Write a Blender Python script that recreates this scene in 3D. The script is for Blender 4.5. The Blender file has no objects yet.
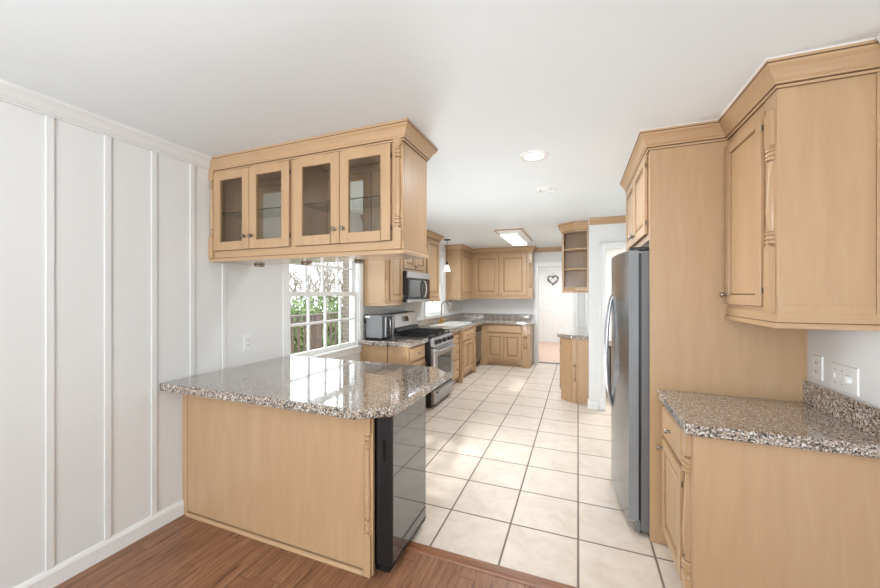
import bpy, bmesh, math, random
from mathutils import Vector, Matrix
random.seed(7)
S = bpy.context.scene
C = S.collection
PI = math.pi

# ------------------------------------------------------------------ camera
cam_d = bpy.data.cameras.new('camera')
cam_d.sensor_fit = 'HORIZONTAL'; cam_d.sensor_width = 36.0
cam_d.lens = 355.0 * 36.0 / 880.0
cam_d.shift_y = -1.0 / 880.0
cam_d.clip_start = 0.02; cam_d.clip_end = 300
cam = bpy.data.objects.new('camera', cam_d); C.objects.link(cam)
cam.location = (0, 0, 1.484)
cam.rotation_euler = (math.radians(90), 0, math.atan((578 - 440) / 355.0))
S.camera = cam

# ------------------------------------------------------------------ world, sun, large lights, exposure
w = bpy.data.worlds.new('sky'); S.world = w; w.use_nodes = True
bg = w.node_tree.nodes['Background']
bg.inputs['Color'].default_value = (0.86, 0.93, 1.0, 1)
bg.inputs['Strength'].default_value = 3.2
def sun(name, d, energy, angle=3):
    l = bpy.data.lights.new(name, 'SUN'); l.energy = energy; l.angle = math.radians(angle)
    o = bpy.data.objects.new(name, l); C.objects.link(o)
    o.rotation_euler = Vector(d).to_track_quat('-Z', 'Y').to_euler()
    return o
sun('sun', (0.62, -0.12, -0.75), 1.6)
def area(name, loc, d, sx, sy, energy, col=(1, 1, 1)):
    l = bpy.data.lights.new(name, 'AREA'); l.shape = 'RECTANGLE'; l.size = sx; l.size_y = sy
    l.energy = energy; l.color = col
    o = bpy.data.objects.new(name, l); C.objects.link(o); o.location = loc
    o.rotation_euler = Vector(d).to_track_quat('-Z', 'Y').to_euler()
    return o
area('rear_daylight_fill', (-0.7, -3.2, 1.25), (0, 1, 0), 3.0, 2.1, 16, (0.86, 0.94, 1.0))  # added fill outside the unseen rear opening, stands in for daylight
area('dining_ceiling_fill', (-0.7, -1.5, 1.6), (0.0, 0.35, 0.94), 1.2, 1.2, 48, (0.90, 0.955, 1.0))  # added fill without a lamp, bounced off the ceiling from behind the camera
area('fluorescent_tube_light', (-.98, 5.98, 2.352), (0, 0, -1), .24, 1.1, 20, (0.84, 0.93, 1.0))
area('recessed_lamp_light', (-.286, 2.547, 2.425), (0, 0, -1), .1, .1, 9, (0.95, 0.97, 1.0))
area('kitchen_ceiling_fill', (-1.5, 3.2, 0.45), (0.72, 0.14, 0.68), 0.6, 0.6, 21, (0.90, 0.95, 1.0))  # added fill hidden by the peninsula, no fixture, lifts the kitchen ceiling
area('hall_fill', (-0.5, 9.5, 2.40), (0, 0, -1), 1.2, 1.2, 30, (0.96, 0.98, 1.0))  # added to brighten the hall, no fixture there
area('side_room_fill', (1.2, 6.3, 2.40), (0, 0, -1), 0.8, 0.8, 45, (1.0, 0.98, 0.96))  # added fill for the room past the stub doorway, no fixture
S.view_settings.view_transform = 'Standard'
S.view_settings.look = 'None'
S.view_settings.exposure = 0.64
S.view_settings.gamma = 1.0
S.view_settings.use_curve_mapping = False

# ------------------------------------------------------------------ materials
def lin(c):
    c = [x / 255.0 for x in c]
    return tuple((x / 12.92 if x <= 0.04045 else ((x + 0.055) / 1.055) ** 2.4) for x in c) + (1,)
class NT:
    def __init__(s, name):
        s.m = bpy.data.materials.new(name); s.m.use_nodes = True
        s.t = s.m.node_tree; s.N = s.t.nodes; s.L = s.t.links
        s.b = s.N['Principled BSDF']; s.out = s.N['Material Output']
    def n(s, kind, **kw):
        x = s.N.new(kind)
        for k, v in kw.items(): setattr(x, k, v)
        return x
    def put(s, sock, v):
        if hasattr(v, 'is_output'): s.L.new(v, sock)
        else: sock.default_value = v
    def math(s, op, a, b=0.0):
        x = s.n('ShaderNodeMath', operation=op); s.put(x.inputs[0], a); s.put(x.inputs[1], b); return x.outputs[0]
    def mix(s, f, a, b):
        x = s.n('ShaderNodeMix', data_type='RGBA'); s.put(x.inputs[0], f); s.put(x.inputs[6], a); s.put(x.inputs[7], b); return x.outputs[2]
    def coord(s, scale=(1, 1, 1), loc=(0, 0, 0), kind='Object'):
        tc = s.n('ShaderNodeTexCoord'); mp = s.n('ShaderNodeMapping')
        s.L.new(tc.outputs[kind], mp.inputs[0]); mp.inputs['Scale'].default_value = scale; mp.inputs['Location'].default_value = loc
        return mp.outputs[0]
    def noise(s, vec, scale=5, detail=4, rough=0.55, dist=0.0):
        x = s.n('ShaderNodeTexNoise'); s.L.new(vec, x.inputs['Vector'])
        x.inputs['Scale'].default_value = scale; x.inputs['Detail'].default_value = detail
        x.inputs['Roughness'].default_value = rough; x.inputs['Distortion'].default_value = dist
        return x.outputs[0]
    def ramp(s, f, stops):
        x = s.n('ShaderNodeValToRGB'); s.L.new(f, x.inputs[0]); e = x.color_ramp.elements
        while len(e) < len(stops): e.new(0.5)
        for i, (p, c) in enumerate(stops): e[i].position = p; e[i].color = c
        return x.outputs[0]
    def bump(s, h, strength=0.2, dist=0.01):
        x = s.n('ShaderNodeBump'); x.inputs['Strength'].default_value = strength; x.inputs['Distance'].default_value = dist
        s.L.new(h, x.inputs['Height']); s.L.new(x.outputs[0], s.b.inputs['Normal'])
    def set(s, col=None, rough=0.5, metal=0.0, ior=None, coat=None, emis=None, es=0.0):
        if col is not None: s.put(s.b.inputs['Base Color'], col)
        s.put(s.b.inputs['Roughness'], rough); s.b.inputs['Metallic'].default_value = metal
        if ior: s.b.inputs['IOR'].default_value = ior
        if coat: s.b.inputs['Coat Weight'].default_value = coat; s.b.inputs['Coat Roughness'].default_value = 0.08
        if emis: s.b.inputs['Emission Color'].default_value = emis; s.b.inputs['Emission Strength'].default_value = es
        return s.m
def plain(name, rgb, rough=0.5, metal=0.0, var=0.03, **kw):
    t = NT(name); c = lin(rgb)
    v = t.noise(t.coord(), 9, 3)
    lo = tuple(x * (1 - var) for x in c[:3]) + (1,); hi = tuple(min(1, x * (1 + var)) for x in c[:3]) + (1,)
    return t.set(t.ramp(v, [(0.3, lo), (0.7, hi)]), rough, metal, **kw)
def wood(name, scale, a, b, c, rough=0.38, coat=0.0):
    t = NT(name); v = t.coord(scale)
    n1 = t.noise(v, 3.0, 5, 0.6, 0.6)
    n2 = t.noise(t.coord((1.3, 1.3, 1.3)), 1.6, 3)
    col = t.ramp(n1, [(0.25, lin(a)), (0.52, lin(b)), (0.8, lin(c))])
    col = t.mix(t.math('MULTIPLY', n2, 0.28), col, lin(b))
    m = t.set(col, rough, 0, coat=coat); t.bump(n1, 0.04, 0.004); return m
WA, WB, WC = (180, 146, 110), (187, 153, 116), (193, 160, 124)
MW = wood('maple_vertical', (7, 7, 0.8), WA, WB, WC, 0.36, 0.2)
MH = wood('maple_horizontal', (0.8, 0.8, 12), WA, WB, WC, 0.36, 0.2)
GLAZE_SHADE = wood('antique_glaze_gap_shade', (7, 7, 0.8), (96, 70, 48), (112, 84, 58), (128, 98, 70), 0.5)  # glaze in panel grooves, also paints the shadow gaps around doors and drawers
MG = wood('maple_under_gloss', (0.9, 9, 9), (186, 158, 128), (196, 168, 138), (206, 179, 150), 0.2, 0.25)
def wallmat(name, rgb, bumpy=0.03):
    t = NT(name); v = t.coord(); n = t.noise(v, 90, 3); m = t.noise(v, 1.2, 2)
    c = lin(rgb); t.set(t.ramp(m, [(0.3, tuple(x * .97 for x in c[:3]) + (1,)), (0.7, c)]), 0.55); t.bump(n, bumpy, 0.003); return t.m
WALL = wallmat('wall_paint', (228, 228, 226)); CEIL = wallmat('ceiling_paint', (234, 239, 240), 0.06)
TRIM = plain('white_trim_paint', (236, 236, 234), 0.35, var=0.01)
def granite(name):
    t = NT(name); v = t.coord()
    def vor(scale):
        x = t.n('ShaderNodeTexVoronoi'); t.L.new(v, x.inputs['Vector']); x.inputs['Scale'].default_value = scale; return x.outputs['Color']
    sep = t.n('ShaderNodeSeparateColor'); t.L.new(vor(165), sep.inputs[0])
    base = t.ramp(t.noise(v, 62, 5, 0.65, 0.8), [(0.30, lin((84, 72, 64))), (0.42, lin((140, 121, 104))), (0.54, lin((180, 164, 148))), (0.64, lin((152, 132, 116))), (0.76, lin((108, 99, 94)))])
    sp = t.ramp(sep.outputs[0], [(0.0, (1, 1, 1, 1)), (0.42, (1, 1, 1, 1)), (0.47, (0, 0, 0, 1)), (1.0, (0, 0, 0, 1))])
    dark = t.ramp(sep.outputs[1], [(0.0, lin((20, 19, 20))), (0.6, lin((54, 49, 48))), (1.0, lin((112, 92, 76)))])
    gate = t.ramp(t.noise(v, 40, 3), [(0.34, (0.2, 0.2, 0.2, 1)), (0.50, (1, 1, 1, 1))])
    col = t.mix(t.math('MULTIPLY', sp, gate), base, dark)
    wh = t.ramp(sep.outputs[2], [(0.80, (0, 0, 0, 1)), (0.88, (1, 1, 1, 1))])
    col = t.mix(t.math('MULTIPLY', wh, 0.75), col, lin((228, 224, 220)))
    return t.set(col, 0.10, 0, ior=1.6, coat=0.8)
GRAN = granite('polished_granite'); _b = GRAN.node_tree.nodes['Principled BSDF']; _b.inputs['Coat IOR'].default_value = 1.5; _b.inputs['Coat Roughness'].default_value = 0.03
def tilemat():
    t = NT('ceramic_floor_tile'); tc = t.n('ShaderNodeTexCoord'); sx = t.n('ShaderNodeSeparateXYZ'); t.L.new(tc.outputs['Object'], sx.inputs[0])
    def cell(o, off, size):
        q = t.math('DIVIDE', t.math('SUBTRACT', o, off), size); fl = t.math('FLOOR', q); fr = t.math('SUBTRACT', q, fl)
        d = t.math('MULTIPLY', t.math('MINIMUM', fr, t.math('SUBTRACT', 1.0, fr)), size); return fl, d
    ix, dx = cell(sx.outputs[0], 0.001, 0.4045); iy, dy = cell(sx.outputs[1], 2.295, 0.4105)
    d = t.math('MINIMUM', dx, dy)
    g = t.ramp(d, [(0.0, (1, 1, 1, 1)), (0.0034, (1, 1, 1, 1)), (0.0052, (0, 0, 0, 1))])
    cv = t.n('ShaderNodeCombineXYZ'); t.L.new(ix, cv.inputs[0]); t.L.new(iy, cv.inputs[1])
    wn = t.n('ShaderNodeTexWhiteNoise'); t.L.new(cv.outputs[0], wn.inputs['Vector'])
    v = t.coord(); vv = t.n('ShaderNodeVectorMath', operation='ADD'); t.L.new(v, vv.inputs[0]); t.L.new(wn.outputs['Color'], vv.inputs[1])
    n = t.noise(vv.outputs[0], 7, 6, 0.62, 0.8)
    col = t.ramp(n, [(0.22, lin((205, 188, 170))), (0.5, lin((219, 205, 190))), (0.72, lin((227, 215, 202)))])
    col = t.mix(t.math('MULTIPLY', wn.outputs['Value'], 0.22), col, lin((208, 192, 175)))
    col = t.mix(g, col, lin((92, 74, 60)))
    rg = t.math('ADD', t.math('MULTIPLY', g, 0.4), 0.42)
    t.set(col, rg); t.bump(t.math('MULTIPLY', g, -1.0), 0.5, 0.003); return t.m
TILE = tilemat()
def plankmat(name, w, cols, grout=0.0016):
    t = NT(name); tc = t.n('ShaderNodeTexCoord'); sx = t.n('ShaderNodeSeparateXYZ'); t.L.new(tc.outputs['Object'], sx.inputs[0])
    q = t.math('DIVIDE', sx.outputs[0], w); ix = t.math('FLOOR', q); fx = t.math('SUBTRACT', q, ix)
    wn = t.n('ShaderNodeTexWhiteNoise', noise_dimensions='1D'); t.L.new(ix, wn.inputs['W'])
    y = t.math('DIVIDE', t.math('ADD', sx.outputs[1], t.math('MULTIPLY', wn.outputs['Value'], 3.1)), 0.95)
    iy = t.math('FLOOR', y); fy = t.math('SUBTRACT', y, iy)
    dx = t.math('MULTIPLY', t.math('MINIMUM', fx, t.math('SUBTRACT', 1.0, fx)), w)
    dy = t.math('MULTIPLY', t.math('MINIMUM', fy, t.math('SUBTRACT', 1.0, fy)), 0.95)
    g = t.ramp(t.math('MINIMUM', dx, dy), [(0.0, (1, 1, 1, 1)), (grout * 0.5, (1, 1, 1, 1)), (grout, (0, 0, 0, 1))])
    cv = t.n('ShaderNodeCombineXYZ'); t.L.new(ix, cv.inputs[0]); t.L.new(iy, cv.inputs[1])
    w2 = t.n('ShaderNodeTexWhiteNoise'); t.L.new(cv.outputs[0], w2.inputs['Vector'])
    vv = t.n('ShaderNodeVectorMath', operation='ADD'); t.L.new(t.coord((16, 1.3, 1)), vv.inputs[0]); t.L.new(w2.outputs['Color'], vv.inputs[1])
    n = t.noise(vv.outputs[0], 2.6, 8, 0.68, 1.1)
    col = t.ramp(n, [(0.34, lin(cols[0])), (0.47, lin(cols[1])), (0.68, lin(cols[2]))])
    col = t.mix(t.math('MULTIPLY', w2.outputs['Value'], 0.5), col, lin(cols[3]))
    col = t.mix(t.math('MULTIPLY', g, 0.7), col, lin(cols[4]))
    t.set(col, 0.3); t.bump(n, 0.05, 0.002); return t.m
OAK = plankmat('oak_plank_floor', 0.083, [(74, 46, 32), (136, 94, 68), (170, 126, 96), (150, 104, 76), (66, 42, 30)])
HALLW = plankmat('light_hall_floor', 0.083, [(196, 160, 138), (212, 180, 158), (222, 194, 174), (212, 178, 156), (170, 138, 118)])
THR = wood('stained_threshold', (1, 12, 12), (104, 62, 40), (140, 92, 62), (160, 110, 76), 0.35)
STEEL = NT('brushed_steel'); _n = STEEL.noise(STEEL.coord((60, 60, 1.2)), 4, 4)
STEEL.set(STEEL.ramp(_n, [(0.3, (0.27, 0.28, 0.29, 1)), (0.7, (0.34, 0.35, 0.36, 1))]), 0.24, 0.95); STEEL = STEEL.m
STEELH = NT('bright_steel'); _n = STEELH.noise(STEELH.coord((2, 2, 70)), 4, 4)
STEELH.set(STEELH.ramp(_n, [(0.3, (0.38, 0.38, 0.39, 1)), (0.7, (0.48, 0.48, 0.49, 1))]), 0.28, 1.0); STEELH = STEELH.m
FRSIDE = plain('fridge_side_grey', (110, 110, 109), 0.45, 0.0)
FREDGE = plain('fridge_door_edge', (136, 138, 140), 0.45, 0.0)
BLACK = plain('black_plastic', (24, 24, 26), 0.35)
OVENGREY = plain('oven_grey_metal', (128, 128, 128), 0.42, 0.35)
COOLG = plain('cooler_mirror_glass', (60, 62, 64), 0.05, var=0.0, ior=2.4)
GLOSSB = plain('black_glass', (12, 12, 13), 0.06, var=0.0, ior=1.6)
IRON = plain('cast_iron', (26, 26, 27), 0.55)
NICK = plain('nickel_hardware', (150, 140, 128), 0.28, 1.0)
BRONZE = plain('dark_bronze', (62, 58, 56), 0.4, 0.7)
BRASS = plain('aged_brass', (176, 138, 84), 0.3, 1.0)
PORC = plain('white_porcelain', (240, 240, 238), 0.15, var=0.005)
PLATE = plain('white_plastic', (232, 232, 230), 0.3, var=0.01)
DARKSLOT = plain('dark_slot', (50, 48, 46), 0.5)
def emit(name, col, s):
    t = NT(name); return t.set(col, 0.5, 0, emis=col, es=s)
LENS = emit('lit_lens', (1.0, 0.98, 0.94, 1), 5.0)
BULB = emit('lit_lamp', (1.0, 0.95, 0.86, 1), 9.0)
SHADE = emit('frosted_shade', (1.0, 0.93, 0.84, 1), 0.45)
def glassmat(name, tint, lo=0.06):
    t = NT(name); tr = t.n('ShaderNodeBsdfTransparent'); tr.inputs[0].default_value = tint
    gl = t.n('ShaderNodeBsdfGlossy'); gl.inputs['Roughness'].default_value = 0.02
    lw = t.n('ShaderNodeLayerWeight'); lw.inputs[0].default_value = 0.5   # Schlick reflectance, the same from both sides of the pane
    fr = t.math('ADD', t.math('MULTIPLY', t.math('POWER', lw.outputs['Facing'], 5.0), 0.92), 0.04)
    mx = t.n('ShaderNodeMixShader'); t.L.new(fr, mx.inputs[0]); t.L.new(tr.outputs[0], mx.inputs[1]); t.L.new(gl.outputs[0], mx.inputs[2])
    t.L.new(mx.outputs[0], t.out.inputs[0]); return t.m
PANE = glassmat('window_glass', (0.95, 0.97, 0.97, 1))
CABG = glassmat('cabinet_glass', (0.90, 0.90, 0.88, 1))
SHELFG = glassmat('glass_shelf', (0.95, 0.97, 0.96, 1))
SHELFE = plain('green_glass_edge', (60, 76, 70), 0.1)
GRASS = plain('lawn', (104, 118, 70), 0.9, var=0.35)
LEAF = plain('bush_leaves', (112, 126, 78), 0.8, var=0.3)
BARK = plain('grey_bark', (128, 112, 98), 0.9, var=0.2)
DECK = wood('weathered_deck', (0.6, 10, 10), (120, 104, 94), (150, 134, 122), (170, 154, 142), 0.8)
RAIL = wood('brown_stained_rail', (10, 10, 1), (70, 54, 46), (92, 72, 62), (112, 90, 78), 0.7)
def brickmat():
    t = NT('grey_brown_brick'); x = t.n('ShaderNodeTexBrick'); v = t.coord((1, 1, 1))
    sx = t.n('ShaderNodeSeparateXYZ'); t.L.new(v, sx.inputs[0]); cb = t.n('ShaderNodeCombineXYZ')
    t.L.new(t.math('ADD', sx.outputs[0], sx.outputs[1]), cb.inputs[0]); t.L.new(sx.outputs[2], cb.inputs[1]); t.L.new(cb.outputs[0], x.inputs['Vector'])
    x.inputs['Scale'].default_value = 4.5; x.inputs['Color1'].default_value = lin((112, 98, 86)); x.inputs['Color2'].default_value = lin((88, 76, 66)); x.inputs['Mortar'].default_value = lin((138, 130, 122))
    return t.set(x.outputs[0], 0.85)
BRICK = brickmat()
VINE = plain('twisted_vine', (104, 84, 78), 0.8, var=0.2)
DARKW = wood('dark_stained_wood', (8, 8, 1), (44, 36, 32), (58, 48, 42), (72, 60, 52), 0.4)

# ------------------------------------------------------------------ mesh helpers
class Fr:   # local frame on a face: a along u, b up, c outward along n
    def __init__(s, o, u, n): s.o, s.u, s.n = Vector(o), Vector(u), Vector(n)
    def p(s, a, b, c): return s.o + s.u * a + Vector((0, 0, b)) + s.n * c
FX = lambda x: Fr((x, 0, 0), (0, 1, 0), (1, 0, 0))       # face looking to +X, a = world Y
FXm = lambda x: Fr((x, 0, 0), (0, 1, 0), (-1, 0, 0))     # face looking to -X, a = world Y
FYm = lambda y: Fr((0, y, 0), (1, 0, 0), (0, -1, 0))     # face looking to -Y, a = world X
FYp = lambda y: Fr((0, y, 0), (1, 0, 0), (0, 1, 0))
class M:
    def __init__(s): s.v = []; s.f = []; s.mi = []; s.k = 0
    def add(s, vs, fs, ks=None):
        k = len(s.v); s.mi += ks or [s.k] * len(fs); s.v += [Vector(x) for x in vs]; s.f += [tuple(i + k for i in f) for f in fs]; return s
    def m(s, k): s.k = k; return s
    def hexa(s, P): return s.add(P, [(0, 1, 2, 3), (4, 5, 6, 7), (0, 1, 5, 4), (1, 2, 6, 5), (2, 3, 7, 6), (3, 0, 4, 7)])
    def box(s, x0, x1, y0, y1, z0, z1):
        return s.hexa([(x0, y0, z0), (x1, y0, z0), (x1, y1, z0), (x0, y1, z0), (x0, y0, z1), (x1, y0, z1), (x1, y1, z1), (x0, y1, z1)])
    def fb(s, F, a0, a1, b0, b1, c0, c1):
        return s.hexa([F.p(a0, b0, c0), F.p(a1, b0, c0), F.p(a1, b1, c0), F.p(a0, b1, c0), F.p(a0, b0, c1), F.p(a1, b0, c1), F.p(a1, b1, c1), F.p(a0, b1, c1)])
    def frus(s, F, a0, a1, b0, b1, c0, c1, i):
        return s.hexa([F.p(a0, b0, c0), F.p(a1, b0, c0), F.p(a1, b1, c0), F.p(a0, b1, c0), F.p(a0 + i, b0 + i, c1), F.p(a1 - i, b0 + i, c1), F.p(a1 - i, b1 - i, c1), F.p(a0 + i, b1 - i, c1)])
    def fprism(s, F, poly, c0, c1):
        n = len(poly)
        return s.add([F.p(a, b, c0) for a, b in poly] + [F.p(a, b, c1) for a, b in poly],
                     [tuple(range(n)), tuple(range(n, 2 * n))] + [(i, (i + 1) % n, n + (i + 1) % n, n + i) for i in range(n)])
    def prism(s, poly, z0, z1):
        n = len(poly)
        return s.add([(x, y, z0) for x, y in poly] + [(x, y, z1) for x, y in poly],
                     [tuple(range(n)), tuple(range(n, 2 * n))] + [(i, (i + 1) % n, n + (i + 1) % n, n + i) for i in range(n)])
    def lathe(s, o, d, prof, seg=16):
        o, d = Vector(o), Vector(d).normalized()
        e = Vector((1, 0, 0)) if abs(d.x) < 0.9 else Vector((0, 1, 0)); e = (e - d * e.dot(d)).normalized(); g = d.cross(e)
        vs = []; fs = []
        for r, t in prof:
            for k in range(seg):
                a = 2 * PI * k / seg; vs.append(o + d * t + (e * math.cos(a) + g * math.sin(a)) * r)
        for i in range(len(prof) - 1):
            for k in range(seg):
                k2 = (k + 1) % seg; fs.append((i * seg + k, i * seg + k2, (i + 1) * seg + k2, (i + 1) * seg + k))
        fs.append(tuple(range(seg))); fs.append(tuple(range((len(prof) - 1) * seg, len(prof) * seg)))
        return s.add(vs, fs)
    def tube(s, pts, r, seg=8):
        pts = [Vector(p) for p in pts]; n = len(pts); rs = r if isinstance(r, (list, tuple)) else [r] * n
        vs = []; fs = []; e = None
        for i, p in enumerate(pts):
            d = (pts[min(i + 1, n - 1)] - pts[max(i - 1, 0)]).normalized()
            if e is None: e = Vector((0, 0, 1)) if abs(d.z) < 0.9 else Vector((1, 0, 0))
            e = (e - d * e.dot(d)).normalized(); g = d.cross(e)
            for k in range(seg):
                a = 2 * PI * k / seg; vs.append(p + (e * math.cos(a) + g * math.sin(a)) * rs[i])
        for i in range(n - 1):
            for k in range(seg):
                k2 = (k + 1) % seg; fs.append((i * seg + k, i * seg + k2, (i + 1) * seg + k2, (i + 1) * seg + k))
        fs.append(tuple(range(seg))); fs.append(tuple(range((n - 1) * seg, n * seg)))
        return s.add(vs, fs)
    def sweep(s, path, prof, side=1, dark=()):   # path: (x, y) list; prof: closed (out, z) list; out = side * right-hand normal
        P = [Vector((x, y)) for x, y in path]; n = len(P); k = len(prof); vs = []; fs = []
        def nrm(a, b):
            d = (b - a).normalized(); return Vector((d.y, -d.x)) * side
        for i in range(n):
            if i == 0: m = nrm(P[0], P[1])
            elif i == n - 1: m = nrm(P[-2], P[-1])
            else:
                a, b = nrm(P[i - 1], P[i]), nrm(P[i], P[i + 1]); m = (a + b); m = m / max(0.2, m.dot(a))
            for o, z in prof: vs.append((P[i].x + m.x * o, P[i].y + m.y * o, z))
        for i in range(n - 1):
            for j in range(k):
                j2 = (j + 1) % k; fs.append((i * k + j, i * k + j2, (i + 1) * k + j2, (i + 1) * k + j))
        fs.append(tuple(range(k))); fs.append(tuple(range((n - 1) * k, n * k)))
        return s.add(vs, fs, [1 if j in dark else 0 for i in range(n - 1) for j in range(k)] + [0, 0])
    def cells(s, A, B, skip, f, t0, t1):   # slab made of grid cells, f(a, b, t) -> point; skip(i, j) marks the openings
        na, nb = len(A) - 1, len(B) - 1; on = lambda i, j: 0 <= i < na and 0 <= j < nb and not skip(i, j)
        for i in range(na):
            for j in range(nb):
                if not on(i, j): continue
                a0, a1, b0, b1 = A[i], A[i + 1], B[j], B[j + 1]
                for t in (t0, t1): s.add([f(a0, b0, t), f(a1, b0, t), f(a1, b1, t), f(a0, b1, t)], [(0, 1, 2, 3)])
                for (di, dj, p, q) in ((-1, 0, (a0, b0), (a0, b1)), (1, 0, (a1, b0), (a1, b1)), (0, -1, (a0, b0), (a1, b0)), (0, 1, (a0, b1), (a1, b1))):
                    if not on(i + di, j + dj): s.add([f(*p, t0), f(*q, t0), f(*q, t1), f(*p, t1)], [(0, 1, 2, 3)])
        return s
def origin(o):
    v = Vector(o.location)
    while o.parent: o = o.parent; v = v + o.location
    return v
def build(name, m, mat, parent=None, bevel=0.0, smooth=False, at=None, seg=2):
    me = bpy.data.meshes.new(name)
    base = origin(parent) if parent else (Vector(at) if at else Vector((0, 0, 0)))
    me.from_pydata([tuple(v - base) for v in m.v], [], m.f)
    me.polygons.foreach_set('material_index', m.mi)
    b = bmesh.new(); b.from_mesh(me); bmesh.ops.remove_doubles(b, verts=b.verts, dist=1e-5); bmesh.ops.recalc_face_normals(b, faces=b.faces)
    b.to_mesh(me); b.free()
    for q_ in (mat if isinstance(mat, (list, tuple)) else [mat]): me.materials.append(q_)
    o = bpy.data.objects.new(name, me); C.objects.link(o)
    if parent: o.parent = parent
    else: o.location = base
    if smooth:
        for p in me.polygons: p.use_smooth = True
        try: me.set_sharp_from_angle(angle=math.radians(38))
        except Exception: pass
    if bevel:
        mod = o.modifiers.new('edge', 'BEVEL'); mod.width = bevel; mod.segments = seg; mod.limit_method = 'ANGLE'; mod.angle_limit = math.radians(35)
    return o
def tag(o, label, cat, group=None):
    o['label'] = label; o['category'] = cat
    if group: o['group'] = group
    return o
def thing(name, loc, label, cat, group=None):
    o = bpy.data.objects.new(name, None); C.objects.link(o); o.location = loc; o.empty_display_size = 0.1
    return tag(o, label, cat, group)
def struct(name, m, mat, bevel=0.0, parent=None, smooth=False):
    o = build(name, m, mat, parent, bevel, smooth)
    if not parent: o['kind'] = 'structure'
    return o

# ------------------------------------------------------------------ cabinet joinery
def knob(parent, F, a, b, c, r=0.014):
    m = M().lathe(F.p(a, b, c), F.n, [(r * .75, 0), (r * .7, .003), (r * .38, .006), (r * .36, .014), (r * .95, .018), (r, .023), (r * .8, .028), (r * .3, .030)], 12)
    return build('knob', m, NICK, parent, smooth=True)
def hinges(parent, F, a, b0, b1, c):
    for b in (b0, b1):
        build('hinge', M().lathe(F.p(a, b - .014, c), (0, 0, 1), [(.0025, 0), (.003, .003), (.003, .025), (.0025, .028)], 8), DARKSLOT, parent, smooth=True)
def panel_door(parent, F, a0, a1, b0, b1, kn=None, hinge=None, c=0.0, th=.02, st=.055, raised=True):
    m = M()
    m.fb(F, a0, a0 + st, b0, b1, c, c + th).fb(F, a1 - st, a1, b0, b1, c, c + th)
    m.fb(F, a0 + st, a1 - st, b0, b0 + st, c, c + th).fb(F, a0 + st, a1 - st, b1 - st, b1, c, c + th)
    m.m(1).fb(F, a0 - .0035, a1 + .0035, b0 - .0035, b1 + .0035, c + .0002, c + .004)  # dark rim behind the door, painted in for the shadow gap
    d = build('door', m, [MW, GLAZE_SHADE], parent, .002)
    p = M().m(1).fb(F, a0 + st - .003, a1 - st + .003, b0 + st - .003, b1 - st + .003, c + .0045, c + .0085).m(0).fb(F, a0 + st + .006, a1 - st - .006, b0 + st + .006, b1 - st - .006, c + .0045, c + .0095)
    if raised: p.m(1).fb(F, a0 + st + .016, a1 - st - .016, b0 + st + .016, b1 - st - .016, c + .009, c + .0105).m(0).frus(F, a0 + st + .019, a1 - st - .019, b0 + st + .019, b1 - st - .019, c + .009, c + .0165, .02)
    build('door_panel', p, [MW, GLAZE_SHADE], d)
    if kn: knob(d, F, kn[0], kn[1], c + th)
    if hinge is not None: hinges(d, F, hinge, b0 + .07, b1 - .07, c + th * .6)
    return d
def drawer(parent, F, a0, a1, b0, b1, kns, c=0.0, th=.02):
    m = M().fb(F, a0, a1, b0, b1, c, c + th * .6).frus(F, a0, a1, b0, b1, c + th * .6, c + th, .010)
    m.m(1).fb(F, a0 - .0035, a1 + .0035, b0 - .0035, b1 + .0035, c + .0002, c + .004)  # dark rim paints gap shade around the drawer front
    d = build('drawer', m, [MH, GLAZE_SHADE], parent, .0015)
    for a in kns: knob(d, F, a, (b0 + b1) / 2, c + th)
    return d
def glass_door(parent, F, a0, a1, b0, b1, kn, hinge, c=0.0, th=.02, st=.062, rt=.058):
    m = M().fb(F, a0, a0 + st, b0, b1, c, c + th).fb(F, a1 - st, a1, b0, b1, c, c + th)
    m.fb(F, a0 + st, a1 - st, b0, b0 + rt, c, c + th).fb(F, a0 + st, a1 - st, b1 - rt, b1, c, c + th)
    for q_ in ((a0 - .0035, a0 + .004, b0 - .0035, b1 + .0035), (a1 - .004, a1 + .0035, b0 - .0035, b1 + .0035), (a0, a1, b0 - .0035, b0 + .004), (a0, a1, b1 - .004, b1 + .0035)): m.m(1).fb(F, *q_, c + .0002, c + .004)  # four dark strips paint the shadow line around the glass door
    d = build('door', m, [MW, GLAZE_SHADE], parent, .002)
    build('glass_pane', M().fb(F, a0 + st - .006, a1 - st + .006, b0 + rt - .006, b1 - rt + .006, c + .006, c + .009), CABG, d)
    if kn: knob(d, F, kn[0], kn[1], c + th)
    if hinge is not None: hinges(d, F, hinge, b0 + .07, b1 - .07, c + th * .6)
    return d
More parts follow.
